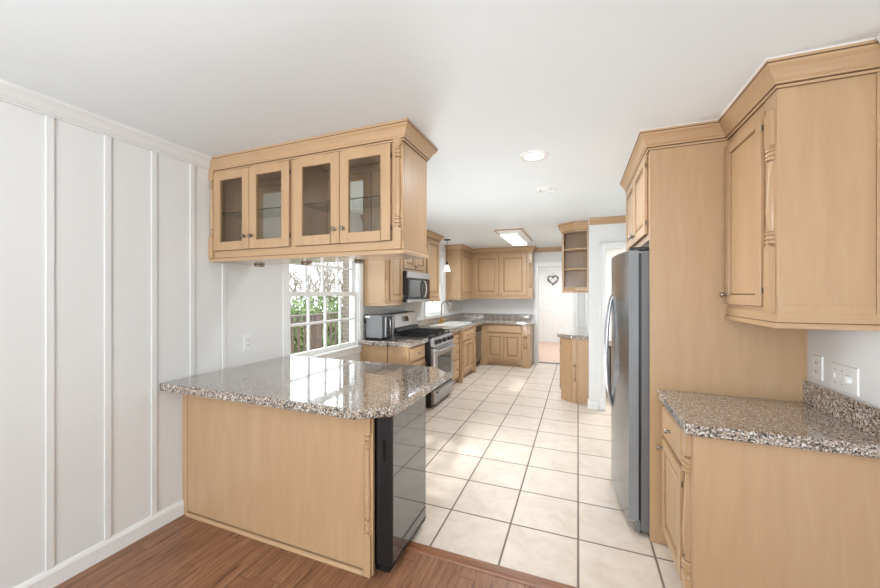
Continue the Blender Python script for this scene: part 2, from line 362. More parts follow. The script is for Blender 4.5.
def post(parent, F, a, b0, b1, w=.046, top=.16, bot=.16, c=0.0, label=None):
    h = w / 2; m = M()
    m.fprism(F, [(a - h, b0), (a + h, b0), (a + h, b0 + bot - .02), (a, b0 + bot - .003), (a - h, b0 + bot - .02)], c - h * .3, c + h * .8)
    m.fprism(F, [(a - h, b1), (a + h, b1), (a + h, b1 - top + .02), (a, b1 - top + .003), (a - h, b1 - top + .02)], c - h * .3, c + h * .75)
    L0, L1 = b0 + bot - .012, b1 - top + .012; L = L1 - L0; r = h * .98
    g = [(0, .75)]
    for k in (0.03, 0.075, 0.12): g += [(k - .016, .62), (k - .008, 1.0), (k + .008, 1.0), (k + .016, .62)]
    g += [(.16, .55), (.22, .78), (.35, .92), (.5, .84), (.65, .68), (.78, .58), (.84, .52)]
    for k in (0.88, 0.925, 0.97): g += [(k - .016, .62), (k - .008, 1.0), (k + .008, 1.0), (k + .016, .62)]
    g += [(1, .75)]
    m.lathe(F.p(a, L0, c + h * .12), (0, 0, 1), [(r * .9 * q, L * t) for t, q in g], 16)
    m.m(1)
    for t in (.014, .136, .864, .986): m.lathe(F.p(a, L0 + L * t - .002, c + h * .12), (0, 0, 1), [(r * .6, 0), (r * .66, .001), (r * .66, .003), (r * .6, .004)], 12)
    return build('turned_post', m, [MW, GLAZE_SHADE], parent, smooth=True)
def crown_prof(z0, z1, out):
    h = z1 - z0
    return [(0, z0), (out * .16, z0), (out * .18, z0 + h * .10), (out * .30, z0 + h * .14), (out * .30, z0 + h * .22), (out * .42, z0 + h * .30), (out * .55, z0 + h * .46), (out * .72, z0 + h * .62), (out * .92, z0 + h * .74), (out * .94, z0 + h * .82), (out, z0 + h * .86), (out, z1), (0, z1)]
CG = (0, 2, 9)  # profile segments coloured dark: crown underside and step edges
def rail_prof(z0, z1, out):
    h = z1 - z0
    return [(0, z0), (out, z0), (out, z0 + h * .22), (out * .75, z0 + h * .34), (out * .45, z0 + h * .40), (out * .40, z1), (0, z1)]

# ================================================================== THE SETTING
XL, XR, YB, ZC = -2.478, 1.12, 7.78, 2.44
YW = 4.95
struct('floor_dining', M().box(XL - .1, XR + .1, -3.2, 1.88, -.06, 0), OAK)
struct('floor', M().box(XL - .1, 2.4, 1.88, YB, -.06, 0), TILE)
struct('floor_hall', M().box(-2.2, 1.2, YB, 11.4, -.06, -.001), HALLW)
struct('trim_1', M().sweep([(-1.02, 1.878), (0.50, 1.878)], [(-.034, 0), (-.03, .008), (-.018, .013), (.018, .013), (.03, .008), (.034, 0)]), THR)
R1, R2 = (-.286, 2.547), (-.277, 3.428); q = .064
cx = [XL - .1, R1[0] - q, R2[0] - q, R1[0] + q, R2[0] + q, 2.4]; cy = [-3.2, R1[1] - q, R1[1] + q, R2[1] - q, R2[1] + q, 11.4]
def cskip(i, j): return (j == 1 and i in (1, 2)) or (j == 3 and i in (2, 3))
struct('ceiling', M().cells(cx, cy, cskip, lambda a, b, t: (a, b, t), ZC, ZC + .2), CEIL)
W1 = (2.53, 3.66, .84, 2.10); W2 = (5.68, 6.52, 1.07, 2.22)
ly = [-3.2, W1[0], W1[1], W2[0], W2[1], YB + .12]; lz = [-.06, W1[2], W2[2], W1[3], W2[3], ZC]
struct('wall_left', M().cells(ly, lz, lambda i, j: (i == 1 and j in (1, 2)) or (i == 3 and j in (2, 3)), lambda a, b, t: (t, a, b), XL - .14, XL), WALL)
struct('wall_right', M().box(XR, XR + .12, -3.2, YW, -.06, ZC), WALL)
DB = (-.79, -.085, 2.045)
struct('wall_back', M().cells([XL, DB[0], DB[1], 2.4], [-.06, DB[2], ZC], lambda i, j: i == 1 and j == 0, lambda a, b, t: (a, t, b), YB, YB + .12), WALL)
DS = (.325, 1.05, 2.045)
struct('wall_stub', M().cells([.13, DS[0], DS[1], 2.4], [-.06, DS[2], ZC], lambda i, j: i == 1 and j == 0, lambda a, b, t: (a, t, b), YW, YW + .12), WALL)
struct('wall_pantry', M().box(.13, .25, YW + .12, YB, -.06, ZC), WALL)
struct('wall_side_room', M().box(2.3, 2.4, YW + .12, YB, -.06, ZC), WALL)
struct('wall_rear', M().cells([XL, -2.2, .8, XR], [-.06, .15, 2.25, ZC], lambda i, j: i == 1 and j == 1, lambda a, b, t: (a, t, b), -3.12, -3.0), WALL)
struct('wall_hall_end', M().box(-2.2, 1.2, 11.2, 11.3, -.06, ZC), WALL)
struct('wall_hall_left', M().box(-1.7, -1.6, YB + .12, 11.2, -.06, ZC), WALL)
struct('wall_hall_right', M().box(.30, .40, YB + .12, 11.2, -.06, ZC), WALL)
# beadboard wainscot and cap on the far hall wall
m = M(); x = -1.6
while x < .29:
    m.box(x + .004, min(x + .086, .3), 11.185, 11.2, 0, 1.0); x += .09
m.box(-1.6, .3, 11.175, 11.2, 1.0, 1.05).box(-1.6, .3, 11.178, 11.2, 0, .12)
struct('trim_2', m, TRIM, .002)
# left wall: baseboard, crown, battens
struct('baseboard_left', M().sweep([(XL, -3.0), (XL, 1.60)], [(0, 0), (.016, 0), (.016, .075), (.011, .088), (.005, .098), (0, .098)]), TRIM)
struct('trim_3', M().sweep([(XL, -3.0), (XL, 1.80)], crown_prof(2.370, ZC, .085)), WALL, .001)
k = 4
for i in range(-14, 5):
    y = 1.895 - .2355 * (4 - i)
    if y > -2.9:
        struct('trim_%d' % k, M().box(XL, XL + .008, y - .0155, y + .0155, .098 if y < 1.6 else .916, 2.370 if y < 1.79 else 1.70), WALL, .0015); k += 1
# rear + right wall trim, stub trim, door casings
struct('baseboard_right', M().box(XR - .014, XR, -3.0, 1.85, 0, .098), TRIM, .003)
struct('baseboard_stub', M().sweep([(.116, 5.07), (.116, YW - .014), (DS[0] - .085, YW - .014)], [(0, 0), (.0, .09), (-.014, .098), (-.014, 0)]), TRIM)
struct('trim_30', M().sweep([(XR, 1.82), (XR, -3.0)], crown_prof(2.335, ZC, .085)), TRIM, .001)
def casing(name, F, a0, a1, b1, w=.09, t=.018):
    m = M().fb(F, a0 - w, a0, 0, b1 + w, 0, t).fb(F, a1, a1 + w, 0, b1 + w, 0, t).fb(F, a0, a1, b1, b1 + w, 0, t)
    m.fb(F, a0 - w, a0 - w + .018, 0, b1 + w, t, t + .008).fb(F, a1 + w - .018, a1 + w, 0, b1 + w, t, t + .008).fb(F, a0 - w, a1 + w, b1 + w - .018, b1 + w, t, t + .008)
    return m
struct('trim_31', casing('c', FYm(YB), DB[0], DB[1], DB[2]), TRIM, .003)
struct('trim_32', casing('c', FYm(YW), DS[0], DS[1], DS[2], .07), TRIM, .003)
struct('trim_33', M().box(DB[0], DB[1], YB, YB + .12, -.001, .006), DARKW, .002)
# wood cornice along the back wall and the stub wall
o = build('wall_cornice', M().sweep([(-.865, YB), (.13, YB)], crown_prof(2.345, ZC - .001, .06)), MH); tag(o, 'short tan wood cornice above the far white doorway', 'molding')
o = build('wall_cornice', M().sweep([(.135, YW), (XR, YW)], crown_prof(2.355, ZC - .001, .055)), MH); tag(o, 'tan wood cornice on white wall between open shelf unit and refrigerator', 'molding')

# ------------------------------------------------------------------ windows
def window(name, y0, y1, z0, z1, zm, cols, rows_low, rows_up):
    root = struct(name, M().box(XL - .13, XL - .1, y0, y1, z0, z0 + .03).box(XL - .13, XL, y0, y0 + .012, z0, z1).box(XL - .13, XL, y1 - .012, y1, z0, z1).box(XL - .13, XL, y0, y1, z1 - .012, z1).box(XL - .1, XL, y0, y1, z0 - .0, z0 + .016), TRIM)
    F = FX(XL); cw = .07
    m = M().fb(F, y0 - cw, y0, z0 - cw, z1 + cw, 0, .018).fb(F, y1, y1 + cw, z0 - cw, z1 + cw, 0, .018).fb(F, y0, y1, z1, z1 + cw, 0, .018).fb(F, y0, y1, z0 - cw, z0, 0, .016)
    build('window_casing', m, TRIM, root, .003)
    build('window_sill', M().fb(F, y0 - cw, y1 + cw, z0 - .004, z0 + .016, 0.0, .038), TRIM, root, .004)
    def sash(nm, x0, x1, b0, b1, rows, mw):
        st = .045; a0, a1 = y0 + .013, y1 - .013; m = M()
        m.box(x0, x1, a0, a0 + st, b0, b1).box(x0, x1, a1 - st, a1, b0, b1).box(x0, x1, a0 + st, a1 - st, b0, b0 + st).box(x0, x1, a0 + st, a1 - st, b1 - st, b1)
        i0, i1 = a0 + st, a1 - st; j0, j1 = b0 + st, b1 - st; xm = (x0 + x1) / 2
        for k in range(1, cols):
            y = i0 + (i1 - i0) * k / cols; m.box(xm - .011, xm + .011, y - mw / 2, y + mw / 2, j0, j1)
        for k in range(1, rows):
            z = j0 + (j1 - j0) * k / rows; m.box(xm - .0105, xm + .0105, i0, i1, z - mw / 2, z + mw / 2)
        s = build(nm, m, TRIM, root, .002)
        build('window_pane', M().box(xm - .002, xm + .002, i0 - .004, i1 + .004, j0 - .004, j1 + .004), PANE, s)
    sash('lower_sash', XL - .060, XL - .025, z0 + .016, zm + .022, rows_low, .024)
    sash('upper_sash', XL - .098, XL - .063, zm - .022, z1 - .012, rows_up, .026)
    return root
window('window_1', *W1, 1.475, 4, 2, 2)
window('window_2', *W2, 1.64, 2, 2, 2)

# ================================================================== PENINSULA
pen = thing('peninsula_cabinet', (-1.75, 2.0, 0), 'tan maple peninsula base cabinet with plain front panel and turned corner post', 'cabinet')
build('cabinet_body', M().box(XL, -1.02, 1.612, 2.095, .0, .862), MW, pen)
build('front_panel', M().box(XL + .045, -1.056, 1.602, 1.612, .03, .862), MW, pen)
build('wall_stile', M().box(XL, XL + .045, 1.596, 1.612, 0, .862), MW, pen, .002)
build('base_molding', M().sweep([(XL + .045, 1.602), (-1.056, 1.602)], [(0, 0), (.014, 0), (.013, .008), (.009, .014), (0, .018)]), MH, pen)
build('corner_stile', M().box(-1.058, -1.0, 1.604, 1.622, 0, .862), MW, pen, .002)
post(pen, FYm(1.604), -1.029, .002, .862, .044, .13, .235)
o = build('peninsula_countertop', M().prism([(XL, 1.452), (-1.012, 1.46), (-.857, 1.575), (-.857, 2.38), (-1.035, 2.545), (XL, 2.525)], .863, .914), GRAN, None, .009, at=(-1.7, 2.0, .863), seg=3)
tag(o, 'speckled granite countertop with clipped corners on the peninsula', 'countertop')
# beverage cooler in the end of the peninsula
bc = thing('beverage_cooler', (-.95, 1.87, 0), 'black glass-door beverage cooler set in end of peninsula', 'cooler')
build('cooler_body', M().box(-1.018, -.999, 1.645, 2.06, .03, .855), BLACK, bc, .003)
build('toe_grille', M().box(-1.015, -.93, 1.65, 2.05, .004, .05), BLACK, bc, .003)
F = FX(-.997)
m = M().fb(F, 1.628, 1.655, .055, .855, 0, .097).fb(F, 2.05, 2.07, .055, .855, 0, .097).fb(F, 1.655, 2.05, .055, .085, 0, .097).fb(F, 1.655, 2.05, .83, .855, 0, .097)
d = build('cooler_door', m, BLACK, bc, .005)
build('door_glass', M().fb(F, 1.638, 2.062, .075, .838, .080, .0985), COOLG, d, .002)
build('grip_recess', M().box(-.955, -.935, 1.6265, 1.63, .60, .72), GLOSSB, d, .001)
build('door_seam', M().box(-.978, -.975, 1.6265, 1.63, .06, .85), DARKSLOT, d)

# ================================================================== HANGING CABINET
HX, HF, HB = -.922, 1.795, 2.13
hg = thing('hanging_cabinet', (-1.7, 1.96, 1.70), 'maple glass-door wall cabinet hanging from the ceiling above the peninsula', 'cabinet')
for (a0, a1, b0, b1) in ((HX - .018, HX, 1.725, 2.40), (XL, XL + .018, 1.725, 2.40), (-1.727, -1.699, 1.755, 2.37)):
    build('side_panel' if a0 != -1.727 else 'divider_panel', M().box(a0, a1, HF + .02, HB - .02, b0, b1), MW, hg)
build('bottom_panel', M().box(XL, HX, HF, HB, 1.708, 1.755), MG, hg)
build('top_panel', M().box(XL, HX, HF + .02, HB - .02, 2.37, 2.395), MH, hg)
DZ0, DZ1 = 1.786, 2.338
DX = [(-2.425, -2.085), (-2.08, -1.735), (-1.69, -1.345), (-1.34, -.995)]
def face_frame(F, c0, c1):
    m = M().fb(F, XL, HX, 1.728, 1.80, c0, c1).fb(F, XL, HX, 2.325, 2.40, c0, c1)
    m.fb(F, XL, -2.41, 1.80, 2.325, c0, c1).fb(F, -1.75, -1.675, 1.80, 2.325, c0, c1).fb(F, -1.01, HX, 1.80, 2.325, c0, c1)
    return m
build('face_frame', face_frame(FYm(HF + .02), 0, .02), MW, hg, .001)
build('rear_face_frame', face_frame(FYp(HB - .02), 0, .02), MW, hg, .001)
for Ff in (FYm(HF), FYp(HB)):
    for i, (a0, a1) in enumerate(DX):
        left = i % 2 == 0
        glass_door(hg, Ff, a0, a1, DZ0, DZ1, ((a1 - .028) if left else (a0 + .028), DZ0 + .085), a0 - .003 if left else a1 + .003)
for (a0, a1) in ((XL + .02, -1.73), (-1.696, HX - .02)):
    g_ = build('glass_shelf', M().box(a0, a1, HF + .05, HB - .05, 2.062, 2.067), SHELFG, hg); build('shelf_edge', M().box(a0, a1, HF + .048, HF + .051, 2.062, 2.067), SHELFE, g_)
post(hg, FYm(HF), -.951, 1.735, 2.375, .046, .07, .13)
post(hg, FYm(HF), XL + .025, 1.735, 2.375, .044, .1, .16, c=.004)
build('crown', M().sweep([(XL, HF), (HX, HF), (HX, HB), (XL, HB)], crown_prof(2.345, ZC - .001, .056), 1, CG), [MH, GLAZE_SHADE], hg, .001)
build('light_rail', M().sweep([(XL, HF), (HX, HF), (HX, HB)], rail_prof(1.708, 1.775, .016), 1, (3,)), [MH, GLAZE_SHADE], hg, .001)
for xx in (-2.32, -1.86, -1.40):
    pk = tag(build('puck_light', M().lathe((xx, 2.075, 1.708), (0, 0, -1), [(.036, 0), (.038, .003), (.038, .013), (.032, .019), (.014, .02)], 20), NICK, smooth=True, at=None), '', 'light', 'puck lights under the hanging cabinet')
    pk['label'] = {-2.32: 'round puck light under hanging cabinet, nearest the batten wall', -1.86: 'round metal puck light under middle of hanging cabinet, over left part of window', -1.40: 'round metal puck light under hanging cabinet, over right edge of window'}[xx]

# ================================================================== LEFT RUN, UPPERS
XU, ZU0, ZU1 = -2.17, 1.365, 2.365
def wall_cab(name, label, x0, x1, y0, y1, z0, z1, rail_path=None):
    t = thing(name, ((x0 + x1) / 2, (y0 + y1) / 2, z0), label, 'cabinet', None)
    build('cabinet_body', M().box(x0 + .002, x1, y0, y1, z0, z1), MW, t, .001)
    return t
u = wall_cab('wall_cabinet', 'tan single-door wall cabinet between double-hung window and microwave', XL, XU, 3.745, 4.195, ZU0 + .01, ZU1)
panel_door(u, FX(XU), 3.855, 4.185, 1.39, 2.32, (4.155, 1.44))
post(u, FX(XU), 3.785, 1.375, 2.36, .05, .1, .28)
build('light_rail', M().sweep([(XL, 3.745), (XU, 3.745), (XU, 4.195)], rail_prof(1.328, 1.39, .014), 1, (3,)), [MH, GLAZE_SHADE], u, .001)
u = wall_cab('over_range_cabinet', 'short two-door wall cabinet directly above the microwave', XL, XU, 4.197, 4.952, 1.78, ZU1)
panel_door(u, FX(XU), 4.23, 4.57, 1.815, 2.32, (4.545, 1.86)); panel_door(u, FX(XU), 4.58, 4.92, 1.815, 2.32, (4.605, 1.86))
u = wall_cab('wall_cabinet', 'tall narrow wall cabinet right of the microwave, beside the sink window', XL, XU, 4.955, 5.555, ZU0 + .03, ZU1)
panel_door(u, FX(XU), 5.01, 5.49, 1.43, 2.32, (5.05, 1.48), 5.493)
build('light_rail', M().sweep([(XU, 4.955), (XU, 5.555), (XL, 5.555)], rail_prof(1.345, 1.41, .014), 1, (3,)), [MH, GLAZE_SHADE], u, .001)
o = build('cabinet_crown', M().sweep([(XL, 3.745), (XU, 3.745), (XU, 5.555), (XL, 5.555)], crown_prof(2.34, ZC - .001, .065), 1, CG), [MH, GLAZE_SHADE], None, .001, at=(-2.3, 4.7, 2.34))
tag(o, 'tan crown molding over the wall cabinets around the microwave', 'molding')
# corner + back uppers
u = wall_cab('corner_wall_cabinet', 'tan single-door wall cabinet in far left corner by sink window', XL, XU, 6.69, YB, ZU0 + .03, ZU1)
panel_door(u, FX(XU), 6.78, 7.40, 1.43, 2.30, (7.35, 1.48), 6.777)
build('light_rail', M().sweep([(XL, 6.69), (XU, 6.69), (XU, 7.44)], rail_prof(1.350, 1.42, .014), 1, (3,)), [MH, GLAZE_SHADE], u, .001)
YU = 7.45
u = wall_cab('back_wall_cabinet', 'two-door raised-panel wall cabinet on the far wall left of doorway', XU + .001, -.87, YU, YB, ZU0 + .03, ZU1)
panel_door(u, FYm(YU), -2.09, -1.565, 1.43, 2.30, (-1.60, 1.475), -2.093, st=.075); panel_door(u, FYm(YU), -1.54, -.985, 1.43, 2.30, (-1.505, 1.475), -.982, st=.075)
post(u, FYm(YU), -.91, 1.40, 2.36, .07, .28, .2)
build('light_rail', M().sweep([(XU + .02, YU), (-.87, YU), (-.87, YB)], rail_prof(1.362, 1.42, .014), 1, (3,)), [MH, GLAZE_SHADE], u, .001)
o = build('cabinet_crown', M().sweep([(XL, 6.69), (XU, 6.69), (XU, YU), (-.87, YU), (-.87, YB - .0)], crown_prof(2.33, ZC - .001, .065), 1, CG), [MH, GLAZE_SHADE], None, .001, at=(-1.8, 7.3, 2.33))
tag(o, 'tan crown molding over the far corner and back wall cabinets', 'molding')

# ------------------------------------------------------------------ microwave
mw = thing('microwave', (-2.3, 4.575, 1.352), 'stainless over-the-range microwave above the gas range', 'microwave')
build('microwave_body', M().box(XL, -2.115, 4.20, 4.95, 1.36, 1.776), BLACK, mw, .004)
F = FX(-2.115)
d = build('microwave_door', M().fb(F, 4.205, 4.73, 1.40, 1.68, 0, .03), BLACK, mw, .004)
build('door_window', M().fb(F, 4.25, 4.66, 1.43, 1.66, .028, .0325), GLOSSB, d, .001)
build('door_handle', M().tube([F.p(4.70, 1.42, .03), F.p(4.70, 1.43, .055), F.p(4.70, 1.48, .072), F.p(4.70, 1.54, .078), F.p(4.70, 1.60, .072), F.p(4.70, 1.65, .055), F.p(4.70, 1.66, .03)], .011), STEELH, d, smooth=True)
build('control_panel', M().fb(F, 4.735, 4.945, 1.40, 1.68, 0, .028), GLOSSB, mw, .004)
build('vent_grille', M().fb(F, 4.205, 4.945, 1.685, 1.772, 0, .03), STEELH, mw, .006)
build('bottom_trim', M().fb(F, 4.205, 4.945, 1.355, 1.396, 0, .03), STEELH, mw, .004)
# ------------------------------------------------------------------ range
rg = thing('gas_range', (-2.1, 4.56, 0), 'stainless and black freestanding gas range below the microwave', 'range')
ry0, ry1 = 4.186, 4.936
build('range_body', M().box(XL + .03, -1.755, ry0, ry1, .012, .89), BLACK, rg, .003)
F = FX(-1.755)
d = build('oven_door', M().fb(F, ry0 + .006, ry1 - .006, .255, .775, 0, .05), STEELH, rg, .008)
build('oven_window', M().fb(F, ry0 + .12, ry1 - .12, .36, .66, .048, .053), GLOSSB, d, .002)
def bar_handle(parent, F, a0, a1, b, c, out, mat):
    m = M().tube([F.p(a0, b, c + out), F.p(a1, b, c + out)], .013, 10)
    for a in (a0 + .02, a1 - .02): m.fb(F, a - .012, a + .012, b - .010, b + .010, c, c + out)
    return build('handle', m, mat, parent, smooth=True)
bar_handle(d, F, ry0 + .05, ry1 - .05, .735, .05, .045, STEELH)
d = build('storage_drawer', M().fb(F, ry0 + .006, ry1 - .006, .055, .235, 0, .05), STEELH, rg, .008)
bar_handle(d, F, ry0 + .05, ry1 - .05, .205, .05, .035, STEELH)
cp = build('control_panel', M().hexa([F.p(ry0, .79, 0), F.p(ry1, .79, 0), F.p(ry1, .89, -.02), F.p(ry0, .89, -.02), F.p(ry0, .785, .055), F.p(ry1, .785, .055), F.p(ry1, .905, .025), F.p(ry0, .905, .025)]), STEELH, rg, .004)
nv = Vector((.97, 0, .24)).normalized()
for a in (.09, .2, .375, .55, .66):
    build('burner_knob', M().lathe(F.p(ry0 + a, .845, .040), nv, [(.032, 0), (.032, .008), (.026, .012), (.024, .034), (.018, .038)], 16), BLACK, cp, smooth=True)
build('cooktop', M().box(XL + .06, -1.735, ry0, ry1, .89, .915), BLACK, rg, .006)
for i, (yy, xx) in enumerate([(4.37, -2.22), (4.37, -1.92), (4.75, -2.22), (4.75, -1.92), (4.56, -2.07)]):
    build('burner', M().lathe((xx, yy, .915), (0, 0, 1), [(.055, 0), (.055, .008), (.038, .010), (.038, .018), (.02, .020)], 18), IRON, rg, smooth=True)
for (g0, g1) in ((4.20, 4.44), (4.445, 4.675), (4.68, 4.92)):
    m = M(); zt = .955
    for yy in (g0 + .012, (g0 + g1) / 2, g1 - .012): m.box(-2.36, -1.77, yy - .006, yy + .006, zt - .014, zt)
    for xx in (-2.354, -2.20, -2.065, -1.92, -1.776): m.box(xx - .006, xx + .006, g0 + .006, g1 - .006, zt - .014, zt)
    for xx in (-2.354, -1.776):
        for yy in (g0 + .012, g1 - .012): m.box(xx - .007, xx + .007, yy - .007, yy + .007, .913, zt - .01)
    build('grate', m, IRON, rg, .002)
Fb = FX(-2.40)
bgd = build('backguard', M().add([(XL + .10, ry0, .90), (-2.30, ry0, .90), (-2.285, ry0, 1.02), (-2.33, ry0, 1.20), (-2.355, ry0, 1.215), (XL + .10, ry0, 1.215), (XL + .10, ry1, .90), (-2.30, ry1, .90), (-2.285, ry1, 1.02), (-2.33, ry1, 1.20), (-2.355, ry1, 1.215), (XL + .10, ry1, 1.215)],
      [tuple(range(6)), tuple(range(6, 12))] + [(i, (i + 1) % 6, 6 + (i + 1) % 6, 6 + i) for i in range(6)]), STEELH, rg, .012)
dz = Vector((-.045, 0, .18)).normalized(); dn = Vector((.18, 0, .045)).normalized()
o0 = Vector((-2.285, 0, 1.02))
def bgp(y, t, c): v = o0 + dz * t + dn * c; return (v.x, y, v.z)
build('display', M().hexa([bgp(4.47, .06, 0), bgp(4.66, .06, 0), bgp(4.66, .135, 0), bgp(4.47, .135, 0), bgp(4.47, .06, .004), bgp(4.66, .06, .004), bgp(4.66, .135, .004), bgp(4.47, .135, .004)]), GLOSSB, bgd)
build('vent_slot', M().hexa([bgp(ry0 + .03, -.06, 0), bgp(ry1 - .03, -.06, 0), bgp(ry1 - .03, -.012, 0), bgp(ry0 + .03, -.012, 0), bgp(ry0 + .03, -.06, .012), bgp(ry1 - .03, -.06, .012), bgp(ry1 - .03, -.012, .012), bgp(ry0 + .03, -.012, .012)]), BLACK, bgd)

# ------------------------------------------------------------------ base cabinets, left run
XB = -1.83
def base_cab(label, x0, x1, y0, y1, toe='x', name='base_cabinet', kick=.07):
    t = thing(name, ((x0 + x1) / 2, (y0 + y1) / 2, 0), label, 'cabinet')
    m = M().box(x0 + .003, x1, y0, y1, .10, .862)
    build('cabinet_body', m, MW, t, .001)
    k = M()
    if toe == 'x': k.box(x0 + .003, x1 - kick, y0 + .002, y1 - .002, 0, .10)
    elif toe == 'y': k.box(x0 + .002, x1 - .002, y0 + kick, y1, 0, .10)
    elif toe == '-x': k.box(x0 + kick, x1, y0 + .002, y1 - .002, 0, .10)
    build('toe_kick', k, MH, t); return t
b = base_cab('tan base cabinet left of the range, under the appliance', XL, XB, 3.69, 4.175)
drawer(b, FX(XB), 3.73, 4.14, .68, .835, [3.935]); panel_door(b, FX(XB), 3.73, 4.14, .125, .655, (4.10, .60), 3.727)
build('end_panel', M().box(XL, XB, 3.682, 3.69, .0, .862), MW, b)
ct = thing('small_countertop', (-2.14, 3.9, .863), 'short granite countertop left of the range holding the countertop oven', 'countertop')
build('counter_slab', M().box(XL, -1.775, 3.635, 4.178, .863, .914), GRAN, ct, .009, seg=3)
build('backsplash', M().box(XL, XL + .02, 3.74, 4.178, .914, 1.02), GRAN, ct, .003)
b = base_cab('tan three-drawer base cabinet right of the range', XL, XB, 4.945, 5.555)
for z0, z1 in ((.68, .835), (.42, .655), (.125, .395)): drawer(b, FX(XB), 4.98, 5.52, z0, z1, [5.40])
sb = base_cab('tan sink base cabinet with two doors below the white sink', XL, XB + .03, 5.56, 6.44, name='sink_base_cabinet')
drawer(sb, FX(XB + .03), 5.66, 6.33, .68, .835, [5.86, 6.13]); panel_door(sb, FX(XB + .03), 5.66, 5.99, .16, .655, (5.965, .60)); panel_door(sb, FX(XB + .03), 6.0, 6.33, .16, .655, (6.025, .60))
def foot(parent, F, a, w, h=.16):
    build('foot', M().fprism(F, [(a - w / 2, 0), (a + w / 2, 0), (a + w / 2, h), (a - w / 2, h)], -.03, .022), MW, parent, .002)
for a in (5.605, 6.395):
    post(sb, FX(XB + .03), a, .14, .862, .052, .12, .12); foot(sb, FX(XB + .03), a, .07)
build('arched_valance', M().fprism(FX(XB + .03), [(5.64, .16), (5.64, .03), (5.70, .075), (5.80, .10), (6.0, .11), (6.2, .10), (6.3, .075), (6.36, .03), (6.36, .16)], -.02, -.002), MW, sb, .001)
dw = thing('trash_compactor', (-2.1, 6.78, 0), 'built-in stainless and black compactor between sink cabinet and far corner', 'compactor')
build('compactor_body', M().box(XL + .1, -1.88, 6.47, 7.10, .02, .855), BLACK, dw, .003)
build('front_panel', M().fb(FX(-1.88), 6.475, 7.095, .12, .72, 0, .03), STEEL, dw, .004)
build('control_strip', M().fb(FX(-1.88), 6.475, 7.095, .725, .852, 0, .035), BLACK, dw, .006)
build('toe_panel', M().fb(FX(-1.93), 6.475, 7.095, .0, .115, 0, .02), BLACK, dw)
YF = 7.15
bb = thing('back_base_cabinet', (-1.4, 7.46, 0), 'tan two-door base cabinet on the far wall left of doorway', 'cabinet')
build('cabinet_body', M().box(-1.86, -.90, YF, YB, .10, .862).box(XL, -1.86, 7.12, YB, .0, .862), MW, bb, .001)
build('toe_kick', M().box(-1.83, -.93, YF + .07, YB, 0, .10), MH, bb)
F = FYm(YF)
drawer(bb, F, -1.745, -1.05, .685, .84, [-1.55, -1.25]); panel_door(bb, F, -1.745, -1.40, .16, .66, (-1.425, .60)); panel_door(bb, F, -1.39, -1.05, .16, .66, (-1.365, .60))
post(bb, F, -.97, .14, .862, .075, .25, .25); foot(bb, F, -.97, .14, .15); foot(bb, F, -1.80, .1, .15)
build('arched_valance', M().fprism(F, [(-1.76, .16), (-1.76, .02), (-1.70, .075), (-1.6, .10), (-1.39, .105), (-1.2, .10), (-1.1, .075), (-1.03, .02), (-1.03, .16)], -.02, -.002), MW, bb, .001)
build('end_panel', M().box(-.90, -.885, YF, YB, 0, .862), MW, bb)
SK = (-2.39, -1.91, 5.63, 6.60)
lc = thing('sink_countertop', (-2.0, 6.6, .863), 'L-shaped granite countertop with sink, running into the far corner', 'countertop')
A = [XL, SK[0] + .015, SK[1] - .015, -1.775, -.835]; B = [4.942, SK[2] + .015, SK[3] - .015, 7.09, YB]
build('counter_slab', M().cells(A, B, lambda i, j: (i == 1 and j == 1) or (i == 3 and j < 3), lambda a, b_, t: (a, b_, t), .863, .914), GRAN, lc, .008, seg=3)
build('backsplash', M().box(XL, XL + .02, 4.95, YB, .914, 1.03).box(XL + .02, -.85, YB - .02, YB, .914, 1.03), GRAN, lc, .003)
sk = thing('kitchen_sink', (-2.15, 6.1, .76), 'white drop-in kitchen sink below the far window', 'sink')
A = [SK[0], SK[0] + .09, SK[1] - .03, SK[1]]; B = [SK[2], SK[2] + .03, 6.10, 6.13, SK[3] - .03, SK[3]]
build('sink_rim', M().cells(A, B, lambda i, j: i == 1 and j in (1, 3), lambda a, b_, t: (a, b_, t), .9145, .926), PORC, sk, .004)
m = M()
for (y0, y1) in ((SK[2] + .03, 6.10), (6.13, SK[3] - .03)):
    x0, x1 = SK[0] + .09, SK[1] - .03
    for bx in ((x0 - .01, x0, y0, y1), (x1, x1 + .01, y0, y1), (x0 - .01, x1 + .01, y0 - .01, y0), (x0 - .01, x1 + .01, y1, y1 + .01)): m.box(*bx, .75, .9145)
    m.box(x0 - .01, x1 + .01, y0 - .01, y1 + .01, .74, .75)
build('basin', m, PORC, sk)
fc = thing('kitchen_faucet', (-2.345, 6.1, .926), 'tall gooseneck faucet standing behind the white sink', 'faucet')
build('faucet_base', M().lathe((-2.345, 6.1, .926), (0, 0, 1), [(.03, 0), (.03, .012), (.022, .02), (.022, .09), (.014, .1)], 16), BRASS, fc, smooth=True)
pts = [(-2.345, 6.1, 1.0)] + [(-2.345, 6.1, 1.0 + .06 * i) for i in range(1, 5)] + [(-2.345 + .09 - .09 * math.cos(t * PI / 8), 6.1, 1.24 + .09 * math.sin(t * PI / 8)) for t in range(1, 9)] + [(-2.165, 6.1, 1.17)]
build('spout', M().tube(pts, .012, 10), NICK, fc, smooth=True)
for s in (-1, 1):
    build('faucet_handle', M().lathe((-2.345, 6.1 + .11 * s, .926), (0, 0, 1), [(.022, 0), (.022, .01), (.012, .02), (.012, .05), (.018, .06), (.012, .07)], 14).tube([(-2.345, 6.1 + .11 * s, .985), (-2.30, 6.1 + .16 * s, .995)], .006, 8), BRASS, fc, smooth=True)
